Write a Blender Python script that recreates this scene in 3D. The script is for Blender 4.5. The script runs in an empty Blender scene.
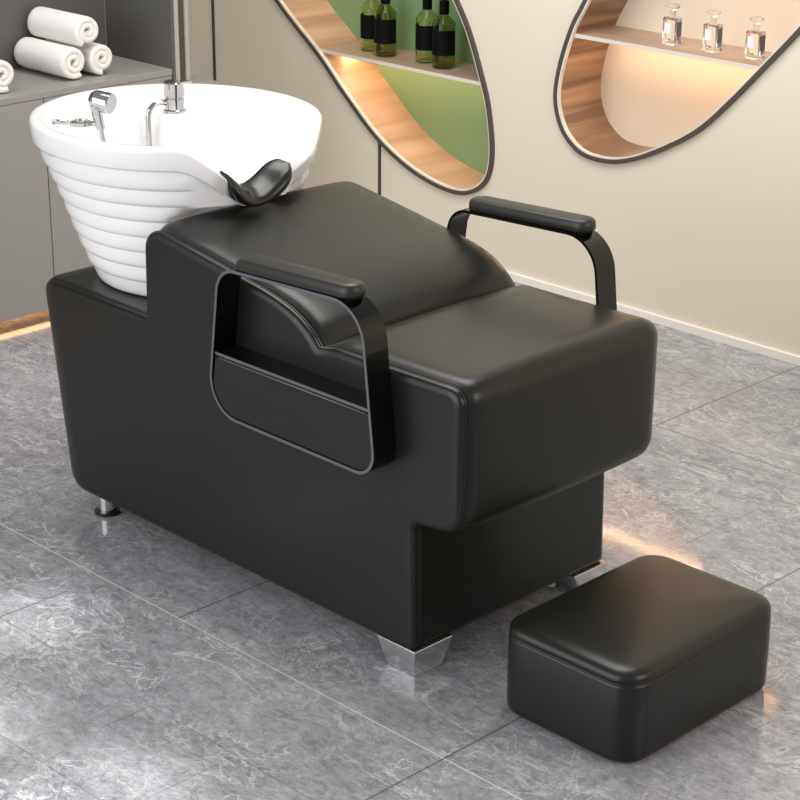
import bpy, bmesh, math, random
from mathutils import Vector, Matrix
random.seed(4)
sc = bpy.context.scene
COL = sc.collection
PI = math.pi

# ------------------------------------------------------------ helpers
def link(o, parent=None):
    COL.objects.link(o)
    if parent: o.parent = parent
    return o
def obj(name, bm, mat, parent=None, smooth=True, angle=None, recalc=True):
    if recalc: bmesh.ops.recalc_face_normals(bm, faces=bm.faces)
    me = bpy.data.meshes.new(name); bm.to_mesh(me); bm.free()
    mats = mat if isinstance(mat, (list, tuple)) else [mat]
    for m in mats: me.materials.append(m)
    if smooth:
        for p in me.polygons: p.use_smooth = True
        if angle is not None: me.set_sharp_from_angle(angle=math.radians(angle))
        for p in me.polygons:
            if len(p.vertices) > 8: p.use_smooth = False
    return link(bpy.data.objects.new(name, me), parent)
def thing(name, label, cat, loc=(0, 0, 0), rz=0, group=None):
    o = bpy.data.objects.new(name, None); o.empty_display_size = .05
    o.location = loc; o.rotation_euler = (0, 0, rz)
    o['label'] = label; o['category'] = cat
    if group: o['group'] = group
    return link(o)
def struct(o): o['kind'] = 'structure'; return o
def dup(root, loc, rz, label):
    r = root.copy(); COL.objects.link(r); r.location = loc; r.rotation_euler = (0, 0, rz); r['label'] = label
    for ch in root.children:
        c = ch.copy(); COL.objects.link(c); c.parent = r
        for g in ch.children:
            d = g.copy(); COL.objects.link(d); d.parent = c
    return r
def add_box(bm, lo, hi, bev=0, seg=2):
    r = bmesh.ops.create_cube(bm, size=1)
    vs = r['verts']
    for v in vs:
        v.co = Vector([(lo[i] + hi[i]) / 2 + v.co[i] * (hi[i] - lo[i]) for i in range(3)])
    if bev:
        es = list({e for v in vs for e in v.link_edges})
        bmesh.ops.bevel(bm, geom=es, offset=bev, segments=seg, profile=.5, affect='EDGES')
def box(lo, hi, bev=0, seg=2):
    bm = bmesh.new(); add_box(bm, lo, hi, bev, seg); return bm
def add_lathe(bm, prof, n=32, mtx=None, cap=True):
    rings = []
    for r, z in prof:
        ring = []
        for i in range(n):
            a = 2 * PI * i / n
            p = Vector((r * math.cos(a), r * math.sin(a), z))
            ring.append(bm.verts.new(mtx @ p if mtx else p))
        rings.append(ring)
    for a, b in zip(rings, rings[1:]):
        for i in range(n): bm.faces.new((a[i], a[(i + 1) % n], b[(i + 1) % n], b[i]))
    if cap:
        bm.faces.new(rings[0]); bm.faces.new(rings[-1])
def lathe(prof, n=32, mtx=None, cap=True):
    bm = bmesh.new(); add_lathe(bm, prof, n, mtx, cap); return bm
def add_tube(bm, pts, r, n=10, closed=False):
    pts = [Vector(p) for p in pts]; N = len(pts)
    rings = []; up = None
    for i, p in enumerate(pts):
        a = pts[(i - 1) % N] if (closed or i > 0) else p
        b = pts[(i + 1) % N] if (closed or i < N - 1) else p
        t = (b - a).normalized()
        if up is None: up = t.orthogonal().normalized()
        up = (up - t * up.dot(t)).normalized(); s = t.cross(up)
        rr = r(i / (N - 1)) if callable(r) else r
        rings.append([bm.verts.new(p + (up * math.cos(2 * PI * k / n) + s * math.sin(2 * PI * k / n)) * rr) for k in range(n)])
    M = N if closed else N - 1
    for i in range(M):
        a, b = rings[i], rings[(i + 1) % N]
        for k in range(n): bm.faces.new((a[k], a[(k + 1) % n], b[(k + 1) % n], b[k]))
    if not closed: bm.faces.new(rings[0]); bm.faces.new(rings[-1])
def tube(pts, r, n=10, closed=False):
    bm = bmesh.new(); add_tube(bm, pts, r, n, closed); return bm
def catmull(pts, n=8, closed=False):
    P = [Vector(p) for p in pts]; out = []; N = len(P)
    for i in range(N if closed else N - 1):
        g = (lambda k: P[k % N]) if closed else (lambda k: P[max(0, min(N - 1, k))])
        p0, p1, p2, p3 = g(i - 1), g(i), g(i + 1), g(i + 2)
        for k in range(n):
            t = k / n
            out.append(.5 * ((2 * p1) + (p2 - p0) * t + (2 * p0 - 5 * p1 + 4 * p2 - p3) * t * t + (3 * p1 - p0 - 3 * p2 + p3) * t ** 3))
    if not closed: out.append(P[-1])
    return out
def rounded(poly, seg=6):
    """closed polygon of (x, z, radius) -> list of (x, z)"""
    out = []; N = len(poly)
    for i, (x, z, r) in enumerate(poly):
        p = Vector((x, z))
        if r <= 0: out.append(p); continue
        a = Vector(poly[i - 1][:2]) - p; b = Vector(poly[(i + 1) % N][:2]) - p
        la, lb = a.length, b.length; a.normalize(); b.normalize()
        h = a.angle(b) / 2; d = min(r / math.tan(h), la * .49, lb * .49); r2 = d * math.tan(h)
        c = p + (a + b).normalized() * (r2 / math.sin(h))
        s = p + a * d - c; e = p + b * d - c
        a0 = math.atan2(s.y, s.x); a1 = math.atan2(e.y, e.x); da = (a1 - a0 + PI) % (2 * PI) - PI
        for k in range(seg + 1):
            t = a0 + da * k / seg; out.append(c + Vector((math.cos(t), math.sin(t))) * r2)
    return out
def resample(pts, step):
    out = []; N = len(pts)
    for i in range(N):
        a, b = pts[i], pts[(i + 1) % N]; n = max(1, int((b - a).length / step))
        for k in range(n): out.append(a.lerp(b, k / n))
    return out
def normals(pts):
    N = len(pts); area = sum(pts[i].x * pts[(i + 1) % N].y - pts[(i + 1) % N].x * pts[i].y for i in range(N))
    s = 1 if area > 0 else -1; out = []
    for i in range(N):
        e1 = (pts[i] - pts[i - 1]).normalized(); e2 = (pts[(i + 1) % N] - pts[i]).normalized()
        n = Vector((e1.y, -e1.x)) + Vector((e2.y, -e2.x))
        if n.length < 1e-6: n = Vector((e1.y, -e1.x))
        n.normalize(); c = max(.5, n.dot(Vector((e1.y, -e1.x))))
        out.append(n * s / c)
    return out
def smoothstep(a, b, x):
    t = max(0, min(1, (x - a) / (b - a))); return t * t * (3 - 2 * t)

# ------------------------------------------------------------ materials
def new_mat(name):
    m = bpy.data.materials.new(name); m.use_nodes = True
    return m, m.node_tree, m.node_tree.nodes['Principled BSDF']
def setp(b, **k):
    for n, v in k.items(): b.inputs[n.replace('_', ' ')].default_value = v
def simple(name, col, rough=.5, metal=0, **k):
    m, nt, b = new_mat(name); b.inputs['Base Color'].default_value = (*col, 1)
    b.inputs['Roughness'].default_value = rough; b.inputs['Metallic'].default_value = metal
    for n, v in k.items(): b.inputs[n.replace('_', ' ')].default_value = v
    return m
def bump(nt, b, scale, strength, dist=.001, kind='ShaderNodeTexNoise', coord='Object'):
    tc = nt.nodes.new('ShaderNodeTexCoord'); t = nt.nodes.new(kind); t.inputs['Scale'].default_value = scale
    bp = nt.nodes.new('ShaderNodeBump'); bp.inputs['Strength'].default_value = strength; bp.inputs['Distance'].default_value = dist
    nt.links.new(tc.outputs[coord], t.inputs['Vector']); nt.links.new(t.outputs[0], bp.inputs['Height'])
    nt.links.new(bp.outputs[0], b.inputs['Normal'])
def leather(name, col, rough):
    m, nt, b = new_mat(name); setp(b, Base_Color=(*col, 1), Roughness=rough, Specular_IOR_Level=.38)
    bump(nt, b, 260, .12, .0006); return m
M = {}
M['leather'] = leather('black leather', (.0105, .0102, .0082), .31)
M['piping'] = leather('black piping', (.015, .0145, .013), .33)
M['pipe_lit'] = leather('lit pocket edge piping', (.10, .098, .085), .35)  # lit top edge of the pocket, its brightness put into the colour
M['pad'] = leather('armrest leather', (.022, .0215, .0185), .36)
M['rubber'] = simple('black rubber', (.012, .011, .010), .28)
M['rest'] = simple('neck rest gel', (.008, .0075, .007), .22)
M['gloss_black'] = simple('gloss black metal', (.004, .004, .004), .07, .0, Specular_IOR_Level=.38)
M['edge'] = simple('satin edge of frame', (.16, .15, .18), .38, .6)
M['chrome'] = simple('chrome', (.50, .50, .51), .06, 1)
M['chrome_leg'] = simple('polished steel foot', (.75, .75, .76), .16, 1)
M['ceramic'] = simple('white ceramic', (.86, .855, .85), .16, Coat_Weight=.3)
M['towel'] = None
def towel_mat():
    m, nt, b = new_mat('white terry'); setp(b, Base_Color=(.84, .82, .79, 1), Roughness=.95)
    bump(nt, b, 420, .5, .002); return m
M['towel'] = towel_mat()
M['cab'] = simple('grey lacquer', (.295, .286, .275), .42)
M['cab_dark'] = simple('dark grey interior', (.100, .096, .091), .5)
M['cab_edge'] = simple('light grey edge', (.42, .41, .40), .4)
M['brown'] = simple('brown metal trim', (.085, .062, .048), .4)
M['rim'] = simple('dark bronze rim', (.082, .064, .053), .5)
M['rim_in'] = simple('pale inner rim', (.80, .76, .68), .45)
M['seam'] = simple('panel joint', (.06, .055, .05), .6)
M['base'] = simple('ivory skirting', (.95, .90, .83), .4)
M['green'] = simple('green lacquered panel', (.22, .37, .19), .2)
M['cream'] = simple('cream panel', (.82, .75, .62), .35)
M['shelf_edge'] = simple('pale shelf edge', (.74, .69, .62), .4)
M['black'] = simple('matt black', (.003, .003, .003), .6, Specular_IOR_Level=.12)
M['white_label'] = simple('white label', (.9, .88, .92), .6)
M['grey_label'] = simple('blue grey side label', (.10, .11, .14), .5)

def wood(name, c1, c2, axis_scale=(6, 1.2, 30)):
    m, nt, b = new_mat(name); N = nt.nodes; L = nt.links
    tc = N.new('ShaderNodeTexCoord'); mp = N.new('ShaderNodeMapping'); mp.inputs['Scale'].default_value = axis_scale
    n = N.new('ShaderNodeTexNoise'); n.inputs['Scale'].default_value = 1; n.inputs['Detail'].default_value = 5; n.inputs['Distortion'].default_value = .4
    r = N.new('ShaderNodeValToRGB'); r.color_ramp.elements[0].position = .35; r.color_ramp.elements[1].position = .7
    r.color_ramp.elements[0].color = (*c1, 1); r.color_ramp.elements[1].color = (*c2, 1)
    L.new(tc.outputs['Object'], mp.inputs[0]); L.new(mp.outputs[0], n.inputs['Vector']); L.new(n.outputs[0], r.inputs[0]); L.new(r.outputs[0], b.inputs['Base Color'])
    b.inputs['Roughness'].default_value = .4
    return m
M['wood'] = wood('light oak lining', (.46, .30, .185), (.66, .48, .33))
M['wood2'] = wood('brown oak lining', (.22, .13, .075), (.50, .33, .20))
M['wood_shelf'] = wood('shelf board', (.36, .26, .19), (.50, .38, .29), (3, 12, 12))

def emis(name, col, s):
    m, nt, b = new_mat(name); setp(b, Base_Color=(*col, 1)); b.inputs['Emission Color'].default_value = (*col, 1)
    b.inputs['Emission Strength'].default_value = s; return m
M['led'] = emis('warm led', (1, .60, .33), 28)
M['led_dim'] = emis('dim warm led', (1, .52, .22), 5)
def glass(name, col, rough=0, ior=1.45):
    m, nt, b = new_mat(name); setp(b, Base_Color=(*col, 1), Roughness=rough, IOR=ior); b.inputs['Transmission Weight'].default_value = 1
    return m
M['glass'] = glass('clear glass', (1, .99, .97), 0, 1.22)
M['glass2'] = glass('stopper glass', (.92, .91, .88), 0, 1.4)
M['olive_glass'] = glass('olive glass', (.66, .70, .34), 0, 1.25)
M['pale_glass'] = glass('pale olive glass', (.86, .87, .62), 0, 1.25)

def wall_mat():
    m, nt, b = new_mat('beige wall covering'); setp(b, Base_Color=(.80, .73, .59, 1), Roughness=.6)
    bump(nt, b, 90, .05, .001); return m
M['wall'] = wall_mat()

def floor_mat():
    m, nt, b = new_mat('grey marble tiles'); N = nt.nodes; L = nt.links
    def math_(op, a, bb=None, c=None):
        n = N.new('ShaderNodeMath'); n.operation = op
        for i, v in enumerate((a, bb, c)):
            if v is None: continue
            if isinstance(v, (int, float)): n.inputs[i].default_value = v
            else: L.new(v, n.inputs[i])
        return n.outputs[0]
    def mixc(fac, a, c, mode='MIX'):
        n = N.new('ShaderNodeMix'); n.data_type = 'RGBA'; n.blend_type = mode
        for s, v in ((n.inputs[0], fac), (n.inputs[6], a), (n.inputs[7], c)):
            if isinstance(v, (int, float)): s.default_value = v
            elif isinstance(v, tuple): s.default_value = (*v, 1)
            else: L.new(v, s)
        return n.outputs[2]
    tc = N.new('ShaderNodeTexCoord'); sep = N.new('ShaderNodeSeparateXYZ'); L.new(tc.outputs['Object'], sep.inputs[0])
    X, Y = sep.outputs[0], sep.outputs[1]
    def noise(scale, detail, dist=0, off=(0, 0, 0), st=(1, 1, 1), rot=0, rough=.5):
        mp = N.new('ShaderNodeMapping'); mp.inputs['Location'].default_value = off; mp.inputs['Scale'].default_value = st; mp.inputs['Rotation'].default_value = (0, 0, rot)
        L.new(tc.outputs['Object'], mp.inputs[0])
        n = N.new('ShaderNodeTexNoise'); n.inputs['Scale'].default_value = scale; n.inputs['Detail'].default_value = detail
        n.inputs['Distortion'].default_value = dist; n.inputs['Roughness'].default_value = rough
        L.new(mp.outputs[0], n.inputs['Vector']); return n.outputs[0]
    def ramp(v, stops):
        r = N.new('ShaderNodeValToRGB'); L.new(v, r.inputs[0])
        while len(r.color_ramp.elements) < len(stops): r.color_ramp.elements.new(.5)
        for e, (p, c) in zip(r.color_ramp.elements, stops):
            e.position = p; e.color = (*(c if isinstance(c, tuple) else (c, c, c)), 1)
        return r.outputs[0]
    ROT = .80
    cloud = ramp(noise(1.7, 9, .9, st=(1, 2.2, 1), rot=ROT, rough=.68), [(.30, (.235, .233, .252)), (.5, (.31, .308, .326)), (.70, (.40, .396, .415))])
    fine = noise(18, 12, .8, st=(1, 1.7, 1), rot=ROT, rough=.75)
    col = mixc(.85, cloud, ramp(fine, [(.3, .30), (.7, .74)]), 'OVERLAY')
    crack = ramp(noise(55, 8, .6, st=(1, 1.5, 1), rot=ROT + .25, rough=.8), [(.36, .22), (.60, .68)])
    col = mixc(.42, col, crack, 'OVERLAY')
    def vein(scale, width, dist, off, st, rot):
        v = noise(scale, 6, dist, off, st, rot, .58)
        return ramp(math_('ABSOLUTE', math_('SUBTRACT', v, .5)), [(0, 1.0), (width, 0.0)])
    gate = ramp(noise(2.6, 3, 0, (7, 2, 0)), [(.40, 0.0), (.56, 1.0)])
    gate2 = ramp(noise(2.2, 3, 0, (1, 12, 0)), [(.42, 0.0), (.56, 1.0)])
    v1 = math_('MULTIPLY', vein(3.4, .014, 1.8, (3, 1, 0), (1, 1.7, 1), ROT), gate)
    v2 = math_('MULTIPLY', vein(6.5, .015, 1.6, (9, 4, 0), (1, 1.3, 1), ROT - .5), gate2)
    col = mixc(math_('MULTIPLY', v1, .9), col, (.60, .60, .62))
    col = mixc(math_('MULTIPLY', v2, .65), col, (.62, .61, .61))
    v3 = math_('MULTIPLY', vein(5.0, .008, 2.2, (2, 8, 0), (1, 1.4, 1), ROT + .3), gate)
    v4 = math_('MULTIPLY', vein(9, .012, 2.0, (5, 3, 0), (1, 2, 1), ROT), gate2)
    col = mixc(math_('MULTIPLY', v3, .8), col, (.12, .115, .12))
    col = mixc(math_('MULTIPLY', v4, .6), col, (.14, .135, .14))
    # joints: (axis of the constant, value, from, to, strength, half width, colour)
    S = [('y', -.175, -6, 6, .75, .0016, (.72, .71, .72)), ('y', 1.42, -6, 6, .8, .0022, (.10, .10, .12)),
         ('x', -.51, 1.42, 2.2, .8, .0022, (.10, .10, .11)), ('x', -.53, -.175, 1.42, .7, .002, (.07, .07, .08)),
         ('x', .252, -.45, 1.42, .75, .002, (.09, .09, .10)), ('x', -.004, .62, 1.15, .5, .0015, (.12, .11, .11)),
         ('x', -.258, .62, 1.42, .35, .0015, (.14, .13, .13)), ('x', -.245, 1.42, 2.2, .4, .0015, (.14, .13, .13)),
         ('x', .52, 1.42, 2.2, .7, .0018, (.10, .10, .11)), ('x', -.797, -.444, -.27, .75, .0018, (.09, .09, .10)),
         ('y', -.444, -1.6, -.6, .6, .0018, (.12, .11, .12)), ('y', -.444, -.28, .3, .4, .0015, (.12, .11, .12)),
         ('x', -.28, -.56, -.444, .5, .0015, (.10, .10, .10)), ('x', -.025, -.9, -.444, .4, .0015, (.12, .11, .12)),
         ('y', -.715, -.6, 0, .5, .0015, (.12, .11, .12)), ('x', -1.3, -6, 6, .5, .0018, (.12, .11, .12)), ('y', .62, -6, -.53, .5, .0018, (.12, .11, .12)),
         ('x', -2.06, -6, 6, .5, .0018, (.12, .11, .12)), ('x', 1.02, -6, 6, .5, .0018, (.12, .11, .12)), ('y', -1.77, -6, 6, .5, .0018, (.12, .11, .12))]
    for ax, val, lo, hi, st, w, c in S:
        A, B = (X, Y) if ax == 'x' else (Y, X)
        d = math_('LESS_THAN', math_('ABSOLUTE', math_('SUBTRACT', A, val)), w)
        g = math_('MULTIPLY', math_('GREATER_THAN', B, lo), math_('LESS_THAN', B, hi))
        col = mixc(math_('MULTIPLY', math_('MULTIPLY', d, g), st), col, c)
    L.new(col, b.inputs['Base Color'])
    b.inputs['Roughness'].default_value = .085; b.inputs['Specular IOR Level'].default_value = .5
    return m
M['floor'] = floor_mat()

# ------------------------------------------------------------ setting
WY = 2.09; WB = 2.285
struct(obj('floor', box((-4.2, -5, -.05), (5, 2.6, 0)), M['floor'], smooth=False))
# closed outlines (x, z) of the two leaf shaped openings, counter-clockwise
CAMC = Vector((2.42087423, -2.45873851, 1.93))
ex = Vector((.70464897, .25960751, -.66035882)).normalized()
ey = Vector((.70953436, -.2505228, .65863443)); ey = (ey - ex * ey.dot(ex)).normalized(); ez = ex.cross(ey)
FOC = 1958.63
# outlines of the openings in metres on the wall plane (x, z)
LEAF1 = [(-2.736, .744), (-2.545, .601), (-2.415, .486), (-2.255, .360), (-2.099, .282), (-1.946, .244), (-1.828, .248), (-1.743, .305), (-1.717, .405),
         (-1.737, .551), (-1.775, .660), (-1.826, .777), (-1.885, .872), (-2.02, 1.06), (-2.25, 1.33), (-2.62, 1.67), (-3.0, 1.92), (-3.35, 2.02), (-3.52, 1.93),
         (-3.50, 1.72), (-3.36, 1.45), (-3.12, 1.14), (-2.92, .92)]
LEAF2 = [(-1.365, .936), (-1.412, .852), (-1.452, .737), (-1.468, .636), (-1.450, .558), (-1.409, .502), (-1.340, .464), (-1.237, .461), (-1.139, .488),
         (-1.020, .546), (-.907, .619), (-.801, .721), (-.699, .831), (-.601, .939), (-.50, 1.06), (-.40, 1.20), (-.31, 1.38), (-.27, 1.56), (-.30, 1.72),
         (-.42, 1.80), (-.60, 1.77), (-.80, 1.64), (-1.0, 1.46), (-1.16, 1.27), (-1.28, 1.10)]
def leafcurve(P): return [Vector((p.x, p.y)) for p in catmull([(x, z, 0) for x, z in P], 8, True)]
C1, C2 = leafcurve(LEAF1), leafcurve(LEAF2)

def wall_with_holes():
    cu = bpy.data.curves.new('tmp', 'CURVE'); cu.dimensions = '2D'; cu.fill_mode = 'BOTH'; cu.extrude = 0
    for loop in ([Vector((-3.9, 0)), Vector((3.2, 0)), Vector((3.2, 2.8)), Vector((-3.9, 2.8))], C1, C2):
        s = cu.splines.new('POLY'); s.points.add(len(loop) - 1); s.use_cyclic_u = True
        for p, q in zip(s.points, loop): p.co = (q.x, q.y, 0, 1)
    o = bpy.data.objects.new('tmp', cu); COL.objects.link(o)
    me = bpy.data.meshes.new_from_object(o.evaluated_get(bpy.context.evaluated_depsgraph_get()))
    bpy.data.objects.remove(o)
    for v in me.vertices: v.co = (v.co.x, WY, v.co.y)
    me.materials.append(M['wall'])
    w = bpy.data.objects.new('wall_back', me); COL.objects.link(w); return w
wall = struct(wall_with_holes())
struct(obj('wall_left', box((-3.95, -3, 0), (-3.9, WY, 2.8)), M['wall'], smooth=False))
# panel joints in the wall, skirting
for i, x in enumerate((-3.11, -2.243)):
    bm = box((x - .006, WY - .004, .027), (x + .006, WY + .001, 2.8))
    if x > -2.5:
        bm.free(); bm = box((x - .006, WY - .004, .027), (x + .006, WY + .001, .350))
    struct(obj('trim_%d' % (i + 1), bm, M['seam'], smooth=False))
struct(obj('baseboard_back', box((-3.9, WY - .012, 0), (3.2, WY, .027), .0015), M['base'], smooth=False))

def ring(Cv, off0, off1, y0, y1):
    bm = bmesh.new(); n = normals(Cv); N = len(Cv); R = []
    for i, p in enumerate(Cv):
        a = p + n[i] * off0; b = p + n[i] * off1
        R.append([bm.verts.new((a.x, y0, a.y)), bm.verts.new((b.x, y0, b.y)), bm.verts.new((b.x, y1, b.y)), bm.verts.new((a.x, y1, a.y))])
    for i in range(N):
        A, B = R[i], R[(i + 1) % N]
        for k in range(4): bm.faces.new((A[k], A[(k + 1) % 4], B[(k + 1) % 4], B[k]))
    return bm
def lining(Cv):
    bm = bmesh.new(); N = len(Cv); n = normals(Cv)
    A = [bm.verts.new((p.x - q.x * .016, WY - .004, p.y - q.y * .013)) for p, q in zip(Cv, n)]
    B = [bm.verts.new((p.x - q.x * .016, WB + .001, p.y - q.y * .016)) for p, q in zip(Cv, n)]
    for i in range(N): bm.faces.new((A[i], A[(i + 1) % N], B[(i + 1) % N], B[i]))
    return bm
def backpanel(Cv):
    bm = bmesh.new(); bm.faces.new([bm.verts.new((p.x, WB, p.y)) for p in Cv]); return bm
def span(Cv, z):
    xs = []
    for i in range(len(Cv)):
        a, b = Cv[i], Cv[(i + 1) % len(Cv)]
        if (a.y - z) * (b.y - z) <= 0 and a.y != b.y: xs.append(a.x + (b.x - a.x) * (z - a.y) / (b.y - a.y))
    return min(xs), max(xs)
def niche(Cv, label, back, wd, shelves):
    t = thing('display_niche', label, 'niche', (0, WY, 0))
    t.location = (0, 0, 0)
    obj('frame', ring(Cv, 0.001, -.0115, WY - .012, WY + .004), M['rim'], t, angle=40)
    obj('inner_rim', ring(Cv, -.0125, -.0175, WY - .009, WY + .004), M['rim_in'], t, angle=40)
    obj('lining', lining(Cv), wd, t)
    obj('back_panel', backpanel(Cv), back, t, smooth=False)
    for z in shelves:
        l1, r1 = span(Cv, z); l0, r0 = span(Cv, z - .012)
        l, r = max(l0, l1) + .017, min(r0, r1) - .017
        bm = bmesh.new(); add_box(bm, (l, WY + .002, z - .012), (r, WB, z))
        bm.faces.ensure_lookup_table()
        s = obj('shelf', bm, [M['wood_shelf'], M['shelf_edge']], t, smooth=False)
        for p in s.data.polygons:
            if p.normal.y < -.9: p.material_index = 1
        d = .10
        obj('led_strip', box((l + .03, WY + d, z - .017), (r - .03, WY + d + .010, z - .0125)), M['led'], s, smooth=False)
    return t
niche(C1, 'leaf-shaped wall niche with green back, left one, behind the dark bottles', M['green'], M['wood'], (0.624, 1.17))
niche(C2, 'leaf-shaped wall niche with cream back, right one, behind the clear perfume bottles', M['cream'], M['wood2'], (.831, 1.19))

# ------------------------------------------------------------ cabinet
XF, CY1 = -2.29, 1.247
cab = thing('storage_cabinet', 'grey built-in cabinet with open recess holding rolled towels', 'cabinet', (XF, CY1, 0)); cab.location = (0, 0, 0)
obj('worktop', box((-2.62, -1.2, .690), (XF, CY1, .709), .001, 1), M['cab'], cab, smooth=False)
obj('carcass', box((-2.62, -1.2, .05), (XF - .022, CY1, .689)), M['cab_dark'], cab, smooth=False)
ys = [CY1, .772, .297, -.178, -.653, -1.2]
for a, b in zip(ys, ys[1:]):
    obj('door', box((XF - .020, b + .0015, .05), (XF - .001, a - .0015, .6885), .001, 1), M['cab'], cab, smooth=False)
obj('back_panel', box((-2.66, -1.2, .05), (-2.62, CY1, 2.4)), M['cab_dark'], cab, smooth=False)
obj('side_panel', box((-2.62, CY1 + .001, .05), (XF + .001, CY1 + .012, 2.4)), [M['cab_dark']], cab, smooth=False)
obj('edge_trim', box((XF - .04, CY1 + .0125, .05), (XF + .004, CY1 + .027, 2.4)), M['cab_edge'], cab, smooth=False)
obj('end_panel', box((-2.62, CY1 + .028, .05), (XF - .002, CY1 + .052, 2.4)), M['brown'], cab, smooth=False)
obj('edge_trim', box((-2.62, CY1 + .053, .05), (XF + .004, CY1 + .066, 2.4)), M['cab_edge'], cab, smooth=False)
obj('led_strip', box((-2.42, -1.1, .040), (-2.40, CY1 - .03, .049)), M['led_dim'], cab, smooth=False)
obj('plinth', box((-2.60, -1.15, 0), (-2.45, CY1, .05)), M['cab_dark'], cab, smooth=False)
# rounded end shelf beyond the tall panel
bm = bmesh.new()
pl = rounded([(-2.60, CY1 + .068, 0), (-2.225, CY1 + .068, .03), (-2.225, CY1 + .15, .03), (-2.60, CY1 + .15, 0)], 8)
lo = [bm.verts.new((p.x, p.y, .0)) for p in pl]; hi = [bm.verts.new((p.x, p.y, .655)) for p in pl]
bm.faces.new(lo); bm.faces.new(hi)
for i in range(len(pl)): bm.faces.new((lo[i], lo[(i + 1) % len(pl)], hi[(i + 1) % len(pl)], hi[i]))
o = obj('pedestal', bm, M['cab'], None, angle=40); o['label'] = 'low grey pedestal beside the tall cabinet end, top just seen over the basin rim'; o['category'] = 'pedestal'

# ------------------------------------------------------------ towels
def towel_bm(R=.047, L=.26, turns=2.6, th=.0125, tail=.0, rs=1):
    rnd = random.Random(rs); bm = bmesh.new(); n = 90; r0 = .007
    stations = [(-L, .006, -.004), (-L + .004, .001, 0), (-L + .02, 0, 0), (-L / 2, 0, 0), (-.02, 0, 0), (-.008, .0006, 0), (-.002, .0022, 0), (0, .0045, 0)]
    rows = []
    for x, ins, _ in stations:
        outer, inner = [], []
        for i in range(n + 1):
            t = i / n; a = 2 * PI * turns * t - PI / 2 + .9
            rm = r0 + (R - th / 2 - r0) * t
            wob = 1 + .012 * math.sin(3 * a + rs)
            h = th / 2 - ins
            outer.append(bm.verts.new((x, math.cos(a) * (rm + h) * wob, math.sin(a) * (rm + h) * wob)))
            inner.append(bm.verts.new((x, math.cos(a) * (rm - h) * wob, math.sin(a) * (rm - h) * wob)))
        rows.append(outer + inner[::-1])
    for A, B in zip(rows, rows[1:]):
        K = len(A)
        for i in range(K): bm.faces.new((A[i], A[(i + 1) % K], B[(i + 1) % K], B[i]))
    for A, flip in ((rows[0], 0), (rows[-1], 1)):
        for i in range(n): bm.faces.new((A[i], A[i + 1], A[-i - 2], A[-i - 1]))
    return bm
TG = 'rolled white towels in the cabinet recess'
spots = [((-2.352, .932), .7095 + .0535, 'rolled white towel, lower front roll of the stack of three', -1.35),
         ((-2.352, 1.034), .7095 + .0510, 'rolled white towel, lower right roll of the stack, nearest the side panel', -1.9),
         ((-2.345, .982), .7095 + .140, 'rolled white towel lying on top of the two others', -2.4),
         ((-2.340, .672), .7095 + .0535, 'rolled white towel cut by the left frame edge, apart from the stack', -1.5)]
for i, ((x, y), z, lab, rot) in enumerate(spots):
    r = (.053, .050, .050, .053)[i]
    o = obj('rolled_towel', towel_bm(r, .25, 2.15, .0200, rs=i), M['towel'], None, angle=60)
    o.location = (x, y, z); o.rotation_euler = (rot, 0, 0); o['label'] = lab; o['category'] = 'towel'; o['group'] = TG

# ------------------------------------------------------------ backwash chair
chair = thing('shampoo_chair', 'black leather backwash salon chair on chrome feet beside the white basin', 'chair')
W = .598
PROF = [(-1.118, .057, .045), (-.004, .052, .018), (-.010, .331, .016), (.112, .347, .045), (.114, .641, .034),
        (-.14, .637, 0), (-.235, .637, 0), (-.279, .628, .0), (-.298, .648, 0), (-.316, .662, 0), (-.338, .676, 0), (-.366, .688, 0), (-.40, .698, 0), (-.45, .709, 0), (-.51, .7185, .0), (-.66, .7425, 0),
        (-.828, .768, .048), (-.833, .556, .008), (-1.190, .557, .035)]
P0 = resample(rounded(PROF, 7), .025); N0 = normals(P0)
# smooth the offset directions a little so that the puffed cushion stays clean at the crease
def back_shift(d, r=.062):
    if d >= r: return r
    return math.sqrt(max(0, r * r - (r - d) ** 2))
def upholstery(stations, capfirst=True, caplast=True, warp=True):
    bm = bmesh.new(); rows = []
    for y, ins in stations:
        d = min(y, W - y); sh = back_shift(max(0, d)) if warp else 0
        row = []
        for p, n in zip(P0, N0):
            q = p - n * (ins(p) if callable(ins) else ins)
            x = q.x - sh * smoothstep(-.93, -1.10, p.x)
            row.append(bm.verts.new((x, y, q.y)))
        rows.append(row)
    K = len(P0)
    for A, B in zip(rows, rows[1:]):
        for i in range(K): bm.faces.new((A[i], A[(i + 1) % K], B[(i + 1) % K], B[i]))
    if capfirst: bm.faces.new(rows[0])
    if caplast: bm.faces.new(rows[-1])
    return bm
near = [(0, .0150), (.0006, .0115), (.0025, .0065), (.0055, .0025), (.009, .0005), (.012, 0), (.0135, .0015), (.0148, .0055), (.015, .014)]
def puff(am):
    # only the cushion faces and the front swell, not the ledge, underside and base
    def f(p):
        k = 1.0 if (p.x > -.80 and p.y > .36) else 0.0
        k *= smoothstep(.0, .012, abs(p.x + .279) + max(0, .60 - p.y)) if p.y < .66 else 1
        return -am * k
    return f
def crown(y):
    t = min(y, W - y); return smoothstep(0.0, .20, t)
mid = [(.0205, .014), (.0208, .0065), (.0225, .0030), (.026, .0010)]
for d, a in ((.031, .0025), (.037, .0058), (.045, .0080), (.058, .0095), (.085, .0108), (.15, .012), (.22, .013), (W / 2, .0135)): mid.append((d, puff(a)))
mid += [(W - (y if y > .05 else .0055 + (y - .0205) * .0445 / .0295 * .9), v) for y, v in reversed(mid[:-1])]
obj('upholstered_body', upholstery(mid), M['leather'], chair, angle=50)
obj('side_panel', upholstery(near), M['leather'], chair, angle=50)
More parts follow.
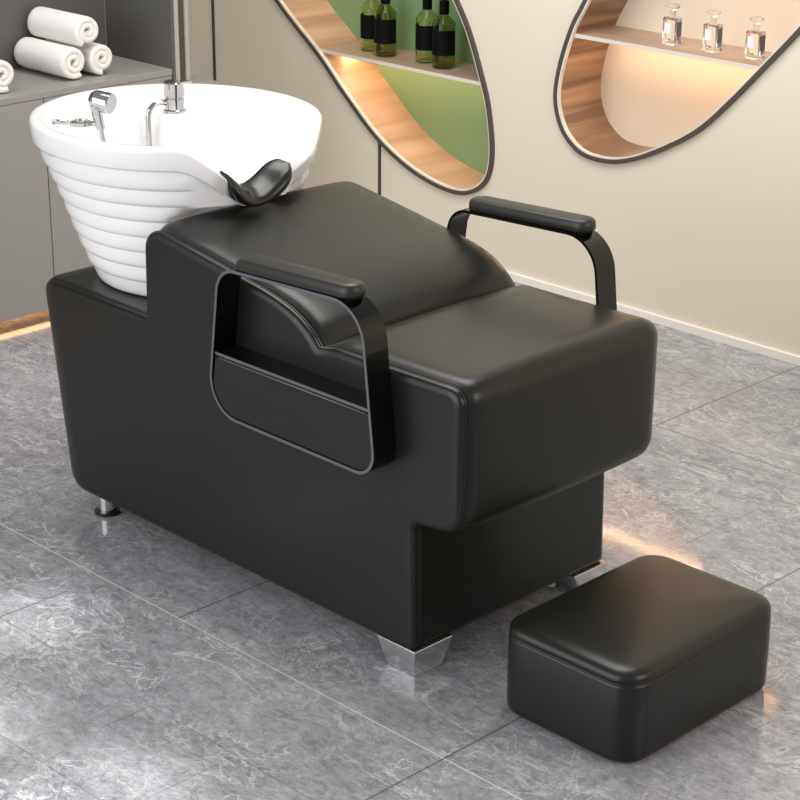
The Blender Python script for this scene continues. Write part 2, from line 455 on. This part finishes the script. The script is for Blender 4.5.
obj('side_panel', upholstery([(W - y * .28, v + .015) for y, v in near]), M['leather'], chair, angle=50)
for y, ip in ((.0178, .0040), (W - .0050, .0165)):
    sh = back_shift(.0178)
    pts = [((p - n * ip).x - sh * smoothstep(-.93, -1.10, p.x), y, (p - n * ip).y) for p, n in zip(P0, N0)]
    obj('piping', tube(pts, .0034, 8, True), M['piping'], chair)

# feet
def block_foot(sx, sy, ox, oy):
    bm = bmesh.new(); T = []
    for z, w, e in ((0, .076, 0), (.004, .079, -.001), (.056, .108, -.001)):
        T.append([bm.verts.new((ox + sx * a, oy + sy * b, z)) for a, b in ((e, e), (w, e), (w, w), (e, w))])
    bm.faces.new(T[0]); bm.faces.new(T[-1])
    for A, B in zip(T, T[1:]):
        for i in range(4): bm.faces.new((A[i], A[(i + 1) % 4], B[(i + 1) % 4], B[i]))
    bmesh.ops.bevel(bm, geom=bm.edges[:], offset=.0012, segments=2, affect='EDGES')
    return bm
obj('foot', block_foot(-1, 1, 0, 0.002), M['chrome_leg'], chair, angle=30)['label'] = 'tapered chrome block foot'
obj('foot', block_foot(-1, -1, 0, W - .002), M['chrome_leg'], chair, angle=30)['label'] = 'tapered chrome block foot'
for y in (.045, W - .045):
    f = obj('foot', lathe([(.021, .006), (.021, .060)], 28, Matrix.Translation((-1.070, y, 0))), M['chrome_leg'], chair, angle=40)
    f['label'] = 'round chrome foot'
    obj('rubber_foot', lathe([(.029, 0), (.031, .002), (.031, .007), (.029, .009), (.015, .009)], 28, Matrix.Translation((-1.070, y, 0))), M['rubber'], f, angle=40)

# armrests: closed flat-bar frame, shelf, leather pocket front, pad
def armrest(side):
    dx = 0 if side < 0 else .016
    y_in, y_out = (-.0005, -.060) if side < 0 else (W + .0005, W + .060)
    A = rounded([(-.553 + dx, .434, .080), (-.048 + dx, .430, .050), (-.088 + dx, .777, .085), (-.508 + dx, .759, .060)], 10)
    nn = normals(A); t = .0065; bm = bmesh.new(); R = []
    ys = sorted((y_in, y_out)); yo = y_out
    for p, n in zip(A, nn):
        q = p - n * t
        R.append([bm.verts.new((p.x, y_in, p.y)), bm.verts.new((p.x, y_out, p.y)), bm.verts.new((q.x, y_out, q.y)), bm.verts.new((q.x, y_in, q.y))])
    K = len(R); edge = []
    for i in range(K):
        a, b = R[i], R[(i + 1) % K]
        for k in range(4):
            f = bm.faces.new((a[k], a[(k + 1) % 4], b[(k + 1) % 4], b[k])); f.material_index = 1 if k == 1 else 0
    fr = obj('armrest_frame', bm, [M['gloss_black'], M['edge']], chair, angle=50)
    lo, hi = sorted((y_out + (.001 if side < 0 else -.001), y_in))
    sh = obj('shelf', box((-.522 + dx, lo, .5665), (-.068 + dx, hi, .573)), [M['gloss_black'], M['edge']], fr, smooth=False)
    for p in sh.data.polygons:
        if p.normal.y * side > .9: p.material_index = 1
    # pocket front
    B = rounded([(-.5462 + dx, .4395, .074), (-.0548 + dx, .4355, .044), (-.0695 + dx, .5615, .003), (-.5260 + dx, .5615, .003)], 8)
    nb = normals(B); bm = bmesh.new(); rows = []
    s = 1 if side < 0 else -1
    for d, ins in ((.055, .004), (.055, .0), (.010, .0), (.004, .0005), (.0025, .002), (.0022, .004)):
        rows.append([bm.verts.new(((p - n * ins).x, y_out + s * d, (p - n * ins).y)) for p, n in zip(B, nb)])
    for a, b in zip(rows, rows[1:]):
        for i in range(len(B)): bm.faces.new((a[i], a[(i + 1) % len(B)], b[(i + 1) % len(B)], b[i]))
    bm.faces.new(rows[0]); bm.faces.new(rows[-1])
    pk = obj('pocket_panel', bm, M['leather'], chair, angle=40)
    obj('piping', tube([(-.514 + dx, y_out + s * .0045, .5600), (-.082 + dx, y_out + s * .0045, .5600)], .0026, 8), M['pipe_lit'], pk)
    # pad
    yc = (y_in + y_out) / 2 + s * .0; hw = .030; xl, xr = -.466 + dx, -.120 + dx; zb = .7605
    st = rounded([(xl, yc - hw, .0305), (xr, yc - hw, .0305), (xr, yc + hw, .0305), (xl, yc + hw, .0305)], 10)
    ns = normals(st); bm = bmesh.new(); rows = []
    for z, ins in ((0, .005), (.001, .0022), (.004, .0004), (.010, 0), (.018, .0008), (.023, .0035), (.0262, .0085), (.0275, .015), (.028, .024)):
        rows.append([bm.verts.new(((p - n * ins).x, (p - n * ins).y, zb + z + ((p.x - xl) / (xr - xl)) * .016)) for p, n in zip(st, ns)])
    for a, b in zip(rows, rows[1:]):
        for i in range(len(st)): bm.faces.new((a[i], a[(i + 1) % len(st)], b[(i + 1) % len(st)], b[i]))
    bm.faces.new(rows[0]); bm.faces.new(rows[-1])
    pad = obj('arm_pad', bm, M['pad'], chair, angle=70)
    # mounting strip between pad and frame
    bm = bmesh.new(); add_box(bm, (-.45 + dx, yc - .020, -.004), (-.135 + dx, yc + .020, .004))
    for v in bm.verts: v.co.z += zb + ((v.co.x - xl) / (xr - xl)) * .013
    obj('mounting_strip', bm, M['black'], pad, smooth=False)
armrest(-1); armrest(1)

# ------------------------------------------------------------ basin
basin = thing('shampoo_basin', 'white ribbed ceramic hair-wash basin standing on the ledge of the black chair', 'basin', (-1.04, .28, .56))
basin.location = (0, 0, 0)
RZ = .930
def cutS(th):
    a = abs(math.degrees((th + PI) % (2 * PI) - PI)); return smoothstep(42, 4, a)
def rimz(th): return RZ - .132 * cutS(th)
def liph(th): return .054 - .030 * cutS(th)
def rad_round(z):
    # outer radius of the shell at height z
    K = [(.556, .200), (.60, .222), (.65, .240), (.70, .257), (.75, .272), (.80, .290), (.868, .316), (.93, .322)]
    for (a, ra), (b, rb) in zip(K, K[1:]):
        if z <= b: return ra + (rb - ra) * max(0, (z - a) / (b - a))
    return K[-1][1]
def cxz(z): return -1.020 - .022 * (z - .556) / .365
def outer(th, z, dr=0):
    c = cxz(z); r = rad_round(z) + dr
    rx, ry = r * 1.03, r * .975
    x, y = c + rx * math.cos(th), .272 + ry * math.sin(th)
    lim = -.838 + .22 * smoothstep(.768, .805, z)
    if math.cos(th) > 0 and x > lim:
        k = lim + (x - lim) * .10
        y = .272 + (y - .272) * (1 - .0 * (x - k)); x = k
    return x, y
NT = 144
bands = 8; z0b, z1b = .5575, .868
levels = []       # (z, dr, is_band)
hb = (z1b - z0b) / bands
bm = bmesh.new(); rows = []
def ribamp(th):
    a = abs(math.degrees((th + PI) % (2 * PI) - PI)); return smoothstep(36, 38, a)
prof = []
for k in range(bands):
    zb = z0b + k * hb; step = .010
    # each band: bottom edge in, bulge out, top overhung by the next
    prof += [(zb + .0003, 'o', -.0035), (zb + .0012, 'o', .0012), (zb + .0045, 'o', .0040), (zb + .011, 'o', .0048), (zb + hb * .6, 'o', .0030), (zb + hb - .0003, 'o', -.0012)]
for z, _, dr in prof:
    row = []
    for i in range(NT):
        th = 2 * PI * i / NT; zz = min(z, rimz(th) - liph(th) - .0004 * (1 - z))
        x, y = outer(th, zz, dr * ribamp(th) + (.002 if ribamp(th) == 0 else 0)); row.append(bm.verts.new((x, y, zz)))
    rows.append(row)
def rim_row(f_z, rr):
    row = []
    for i in range(NT):
        th = 2 * PI * i / NT; z = f_z(th); r = rr(th) if callable(rr) else rr
        x = cxz(RZ) + r * 1.03 * math.cos(th); y = .272 + r * .965 * math.sin(th)
        x = min(x, -.756 + (z - .80) * .35) if math.cos(th) > 0 and abs(math.degrees((th + PI) % (2 * PI) - PI)) < 50 else x
        row.append(bm.verts.new((x, y, z)))
    rows.append(row)
zlb = lambda th: rimz(th) - liph(th)
RO = .330
rim_row(lambda t: zlb(t), RO - .010); rim_row(lambda t: zlb(t) + .002, RO - .003); rim_row(lambda t: zlb(t) + .006 * (1 - .6 * cutS(t)), RO - .0005)
rim_row(lambda t: rimz(t) - .010 * (1 - .5 * cutS(t)), RO + .003); rim_row(lambda t: rimz(t) - .003, RO + .0015); rim_row(lambda t: rimz(t), RO - .005)
rim_row(lambda t: rimz(t), RO - .020); rim_row(lambda t: rimz(t) - .003, RO - .026); rim_row(lambda t: rimz(t) - .010, RO - .030)
# interior
def back(th):
    a = math.degrees(th) % 360; return smoothstep(118, 127, a) * smoothstep(158, 149, a)
DZ = .884
def inrow(z_front, r_front, z_back, r_back):
    row = []
    for i in range(NT):
        th = 2 * PI * i / NT; k = back(th); z = z_front + (z_back - z_front) * k; r = r_front + (r_back - r_front) * k
        z = min(z, rimz(th) - .012 - .004 * (.30 - min(.30, r)))
        x = cxz(RZ) + r * 1.03 * math.cos(th); x = min(x, -.785)
        row.append(bm.verts.new((x, .272 + r * .965 * math.sin(th), z)))
    rows.append(row)
inrow(.88, .290, DZ + .008, .294); inrow(.84, .282, DZ, .286); inrow(.81, .274, DZ - .001, .262); inrow(.80, .270, DZ - .001, .200); inrow(.79, .262, DZ - .002, .176)
inrow(.77, .250, DZ - .012, .166); inrow(.74, .225, .80, .160); inrow(.71, .185, .73, .150); inrow(.69, .13, .70, .115); inrow(.682, .06, .684, .055)
for a, b in zip(rows, rows[1:]):
    for i in range(NT): bm.faces.new((a[i], a[(i + 1) % NT], b[(i + 1) % NT], b[i]))
bm.faces.new(rows[0]); bm.faces.new(rows[-1])
obj('bowl', bm, M['ceramic'], basin, angle=55)
# neck rest: a saddle bent across the cut-out
bm = bmesh.new(); rows = []; NS = 36; NCr = 20
for i in range(NS + 1):
    s = -1 + 2 * i / NS; y = .254 + .084 * s
    qq = (s + .3) / (1.3 if s > -.3 else .7); zc = .803 + .058 * qq * qq ; 
    wd = .043 * (1 - abs(s) ** 6 * .6) ; th_ = .015 * (1 - abs(s) ** 6 * .8) * (1 + .25 * abs(s))
    xc = -.753 + .004 * s
    tang = Vector((0, .084, .058 * 2 * qq / (1.3 if s > -.3 else .7))).normalized(); nrm = Vector((0, -tang.z, tang.y))
    row = []
    for k in range(NCr):
        a = 2 * PI * k / NCr
        ca, sa = math.cos(a), math.sin(a)
        u = wd * (abs(ca) ** .8) * (1 if ca > 0 else -1); v = th_ * (abs(sa) ** .9) * (1 if sa > 0 else -1)
        v += -.016 * (u / .05) ** 2 * (1 if u > 0 else .9) + (.012 * min(1, -u / .03) if u < 0 else 0)
        row.append(bm.verts.new(Vector((xc + u, y, zc)) + nrm * v))
    rows.append(row)
for a, b in zip(rows, rows[1:]):
    for k in range(NCr): bm.faces.new((a[k], a[(k + 1) % NCr], b[(k + 1) % NCr], b[k]))
bm.faces.new(rows[0]); bm.faces.new(rows[-1])
obj('neck_rest', bm, M['rest'], basin, angle=60)['label'] = 'black rubber neck rest in the basin cut-out'
# faucet
fx, fy = -1.222, .410
fa = obj('faucet', lathe([(.028, 0.8820), (.028, 0.8890), (.0235, 0.8910), (.0235, 0.9160), (.0215, 0.9170), (.0215, 0.9200)], 32, Matrix.Translation((fx, fy, 0))), M['chrome'], basin, angle=30)
bm = lathe([(.0235, 0.9205), (.0250, 0.9220), (.0250, 0.9530), (.023, 0.9560)], 32, Matrix.Translation((fx, fy, 0)))
add_box(bm, (fx - .005, fy, 0.9460), (fx + .005, fy + .052, 0.9520), .001)
obj('handle', bm, M['chrome'], fa, angle=30)
pts = catmull([(fx - .004, fy - .018, .906), (fx - .008, fy - .036, .910), (fx - .013, fy - .054, .903), (fx - .016, fy - .066, .885), (fx - .014, fy - .070, .85), (fx - .010, fy - .072, .77)], 6)
obj('spout', tube(pts, .0068, 12), M['chrome'], fa)
# shower head in a ring holder
hx, hy = -1.195, .168
ho = obj('shower_holder', lathe([(.019, 0.8900), (.0245, 0.8920), (.0245, 0.9010), (.019, 0.9030), (.0175, 0.9010), (.0175, 0.8920), (.019, 0.8900)], 32, Matrix.Translation((hx - .036, hy - .026, 0)), cap=False), M['chrome'], basin, angle=50)
obj('wall_stub', tube([(hx - .060, hy - .044, .897), (hx - .098, hy - .066, .897)], .0060, 10), M['chrome'], ho)
obj('bracket', tube([(hx - .019, hy - .012, 0.8960), (hx + .004, hy + .002, 0.8960)], .0065, 10), M['chrome'], ho)
bm = bmesh.new()
ax = Vector((.86, .30, -.14)).normalized()
rot = ax.to_track_quat('Z', 'Y').to_matrix().to_4x4()
add_lathe(bm, [(.006, -.024), (.017, -.022), (.0215, -.015), (.0230, -.006), (.0230, .012), (.0245, .013), (.0245, .027), (.022, .030)], 32, Matrix.Translation((hx + .004, hy + .004, 0.9500)) @ rot)
add_tube(bm, [(hx - .006, hy - .004, 0.9420), (hx - .003, hy - .001, 0.9150), (hx + .002, hy + .003, 0.8840)], lambda t: .0140 - .004 * t, 16)
sh = obj('shower_head', bm, M['chrome'], basin, angle=35)
obj('hose', tube(catmull([(hx + .002, hy + .003, 0.8860), (hx + .006, hy + .006, .855), (hx + .014, hy + .012, .83), (hx + .024, hy + .02, .77)], 6), .0055, 10), M['chrome'], sh)

# ------------------------------------------------------------ footstool
st = thing('footstool', 'low black leather footstool with rounded corners on the floor at the chair front', 'footstool')
x0, x1, y0, y1 = .194, .524, .026, .496
SP = resample(rounded([(x0, y0, .058), (x1, y0, .058), (x1, y1, .058), (x0, y1, .058)], 12), .03); SN = normals(SP)
def stack(rows_, cap=(1, 1)):
    bm = bmesh.new(); R = []
    for z, ins in rows_: R.append([bm.verts.new(((p - n * ins).x, (p - n * ins).y, z)) for p, n in zip(SP, SN)])
    for a, b in zip(R, R[1:]):
        for i in range(len(SP)): bm.faces.new((a[i], a[(i + 1) % len(SP)], b[(i + 1) % len(SP)], b[i]))
    bm.faces.new(R[0]); bm.faces.new(R[-1]); return bm
obj('base', stack([(.006, .010), (.008, .004), (.013, .001), (.020, 0), (.100, -.001), (.161, 0), (.1655, .0012), (.1675, .004), (.168, .012)]), M['leather'], st, angle=50)
bm = stack([(.1680, .010), (.1685, .0045), (.1705, .002), (.175, .001), (.180, .0020), (.185, .0052), (.1895, .0105), (.1930, .018), (.1955, .028), (.1970, .040)])
bm.faces.ensure_lookup_table(); top = max((f for f in bm.faces if len(f.verts) > 4), key=lambda f: f.calc_center_median().z)
for sc_, z_ in ((.80, .1990), (.55, .2005), (.3, .201)):
    g = bmesh.ops.inset_individual(bm, faces=[top], thickness=0)
    c = Vector(((x0 + x1) / 2, (y0 + y1) / 2, 0)); prev = {.80: 1, .55: .80, .3: .55}[sc_]
    for v in top.verts: v.co = Vector((c.x + (v.co.x - c.x) * sc_ / prev, c.y + (v.co.y - c.y) * sc_ / prev, z_))
obj('cushion', bm, M['leather'], st, angle=60)
obj('piping', tube([((p - n * .0035).x, (p - n * .0035).y, .1680) for p, n in zip(SP, SN)], .0026, 6, True), M['piping'], st)
for x in (x0 + .05, x1 - .05):
    for y in (y0 + .05, y1 - .05): obj('glide', lathe([(.014, 0), (.015, .006)], 16, Matrix.Translation((x, y, 0))), M['rubber'], st, angle=40)

# ------------------------------------------------------------ bottles in the niches
def dark_bottle(loc, label, gl, pump, grp):
    t = thing('cosmetic_bottle', label, 'bottle', loc, 0, grp)
    r = .0325
    obj('glass_body', lathe([(.004, .003), (r - .008, .0015), (r - .003, 0), (r, .003), (r, .125), (r - .004, .131), (.013, .147), (.0115, .152), (.0115, .158), (.010, .158), (.0100, .150), (r - .006, .130), (r - .003, .124), (r - .003, .006), (r - .008, .0045), (.004, .006)], 40), gl, t, angle=40)
    bm = bmesh.new(); n = 28; A = []
    for i in range(n + 1):
        a = -PI * .98 + PI * 1.10 * i / n; rr = r + .0006
        A.append((bm.verts.new((rr * math.cos(a), rr * math.sin(a), .038)), bm.verts.new((rr * math.cos(a), rr * math.sin(a), .108))))
    for a, b in zip(A, A[1:]): bm.faces.new((a[0], b[0], b[1], a[1]))
    obj('paper_label', bm, M['black'], t, recalc=False)
    bm = bmesh.new()
    add_lathe(bm, [(.013, .150), (.0138, .152), (.0138, .186), (.012, .188), (.005, .189), (.005, .215)], 24)
    if pump: add_box(bm, (-.008, -.008, .215), (.045, .008, .227), .002)
    else: add_lathe(bm, [(.007, .215), (.008, .22), (.008, .245), (.004, .25)], 16)
    obj('pump', bm, M['black'], t, angle=40)
    t.scale = (1.17, 1.17, 1.17)
    return t
Z1 = .6242
BG = 'dark labelled bottles in the green niche'
dark_bottle((-2.398, 2.200, Z1), 'pale olive bottle with black label, leftmost of the four on the green niche shelf', M['pale_glass'], 1, BG)
dark_bottle((-2.302, 2.172, Z1), 'dark olive bottle with black label, second from left on the green niche shelf', M['olive_glass'], 1, BG)
dark_bottle((-2.128, 2.195, Z1), 'pale olive bottle with black label, third from left on the green niche shelf', M['pale_glass'], 1, BG)
dark_bottle((-2.026, 2.170, Z1), 'dark olive bottle with black label, rightmost, beside the niche rim', M['olive_glass'], 0, BG)

PG = 'clear perfume bottles in the cream niche'
def perfume(loc, label):
    t = thing('perfume_bottle', label, 'bottle', loc, 0, PG)
    bm = bmesh.new(); add_box(bm, (-.024, -.017, .0), (.024, .017, .080), .004, 3)
    add_box(bm, (-.020, -.013, .012), (.020, .013, .074), .002, 2)
    obj('glass_body', bm, M['glass'], t, angle=35)
    obj('stopper', lathe([(.0085, .0805), (.0085, .100), (.012, .104), (.019, .109), (.0205, .113), (.019, .117), (.011, .119)], 28), M['glass2'], t, angle=35)
    obj('front_label', box((-.014, -.0181, .034), (.006, -.0174, .066)), M['white_label'], t, smooth=False)
    obj('side_label', box((.0244, -.010, .026), (.0252, .012, .070)), M['grey_label'], t, smooth=False)
    bm = bmesh.new()
    for a, b in ((-.009, -.005), (-.003, .001), (.003, .009)): add_box(bm, (a, -.0180, .016), (b, -.0174, .019))
    obj('lettering', bm, M['black'], t, smooth=False)
    return t
Z2 = .8312
p = perfume((-1.094, 2.165, Z2), 'clear square perfume bottle with white label, left of the three on the cream niche shelf')
dup(p, (-.947, 2.165, Z2), 0, 'clear square perfume bottle with white label, middle of the three on the cream niche shelf')
dup(p, (-.798, 2.165, Z2), 0, 'clear square perfume bottle with white label, right of the three, nearest the niche rim')

# ------------------------------------------------------------ light
def area(name, loc, target, size, power, col=(1, 1, 1), sy=None):
    l = bpy.data.lights.new(name, 'AREA'); l.shape = 'RECTANGLE'; l.size = size; l.size_y = sy or size; l.energy = power; l.color = col
    o = bpy.data.objects.new(name, l); o.location = loc
    o.rotation_euler = (Vector(target) - Vector(loc)).to_track_quat('-Z', 'Y').to_euler(); return link(o)
area('ceiling_lamp', (-.9, .72, 2.75), (-.9, .72, 0), 2.2, 50, (1, .97, .93), 1.35)
area('window_light', (3.2, .6, 1.9), (-.6, .9, .5), 1.8, 34, (1, .89, .78))
area('front_fill', (-1.0, -3.8, 1.7), (-.7, 0, .6), 4.4, 118, (.98, .985, 1), 3.2)  # added fill from the front, brightens the basin and the chair side
def spot(name, loc, target, ang, power, col, blend=.6):
    l = bpy.data.lights.new(name, 'SPOT'); l.energy = power; l.color = col; l.spot_size = math.radians(ang); l.spot_blend = blend; l.shadow_soft_size = .04
    o = bpy.data.objects.new(name, l); o.location = loc
    o.rotation_euler = (Vector(target) - Vector(loc)).to_track_quat('-Z', 'Y').to_euler(); return link(o)
spot('floor_patch_spot', (-.9, -.9, 2.7), (-.76, -.40, 0), 8, 190, (1, .98, .97), .9)  # spots added to throw the bright patches on the floor
spot('floor_patch_spot', (-.4, -1.2, 2.7), (-.08, -.74, 0), 10, 210, (1, .98, .97), .9)
spot('floor_patch_spot', (-.8, -1.2, 2.7), (-.47, -.74, 0), 7, 170, (1, .98, .97), .9)
w = bpy.data.worlds.new('room light'); sc.world = w; w.use_nodes = True
bg = w.node_tree.nodes['Background']; bg.inputs[0].default_value = (.93, .95, 1, 1); bg.inputs[1].default_value = .34

# ------------------------------------------------------------ camera
cam = bpy.data.cameras.new('camera'); co = bpy.data.objects.new('camera', cam); link(co)
R = Matrix((ex, ey, ez))           # rows: world axes in camera coordinates (right, down, forward)
right, down, fwd = R.col[0], R.col[1], R.col[2]
m = Matrix((right, -down, -fwd)).transposed().to_4x4(); m.translation = CAMC
co.matrix_world = m
cam.sensor_width = 36; cam.lens = FOC / 800 * 36; cam.clip_start = .05
sc.camera = co
sc.view_settings.view_transform = 'Standard'; sc.view_settings.look = 'None'; sc.view_settings.gamma = 1
sc.view_settings.use_curve_mapping = False; sc.view_settings.exposure = .29
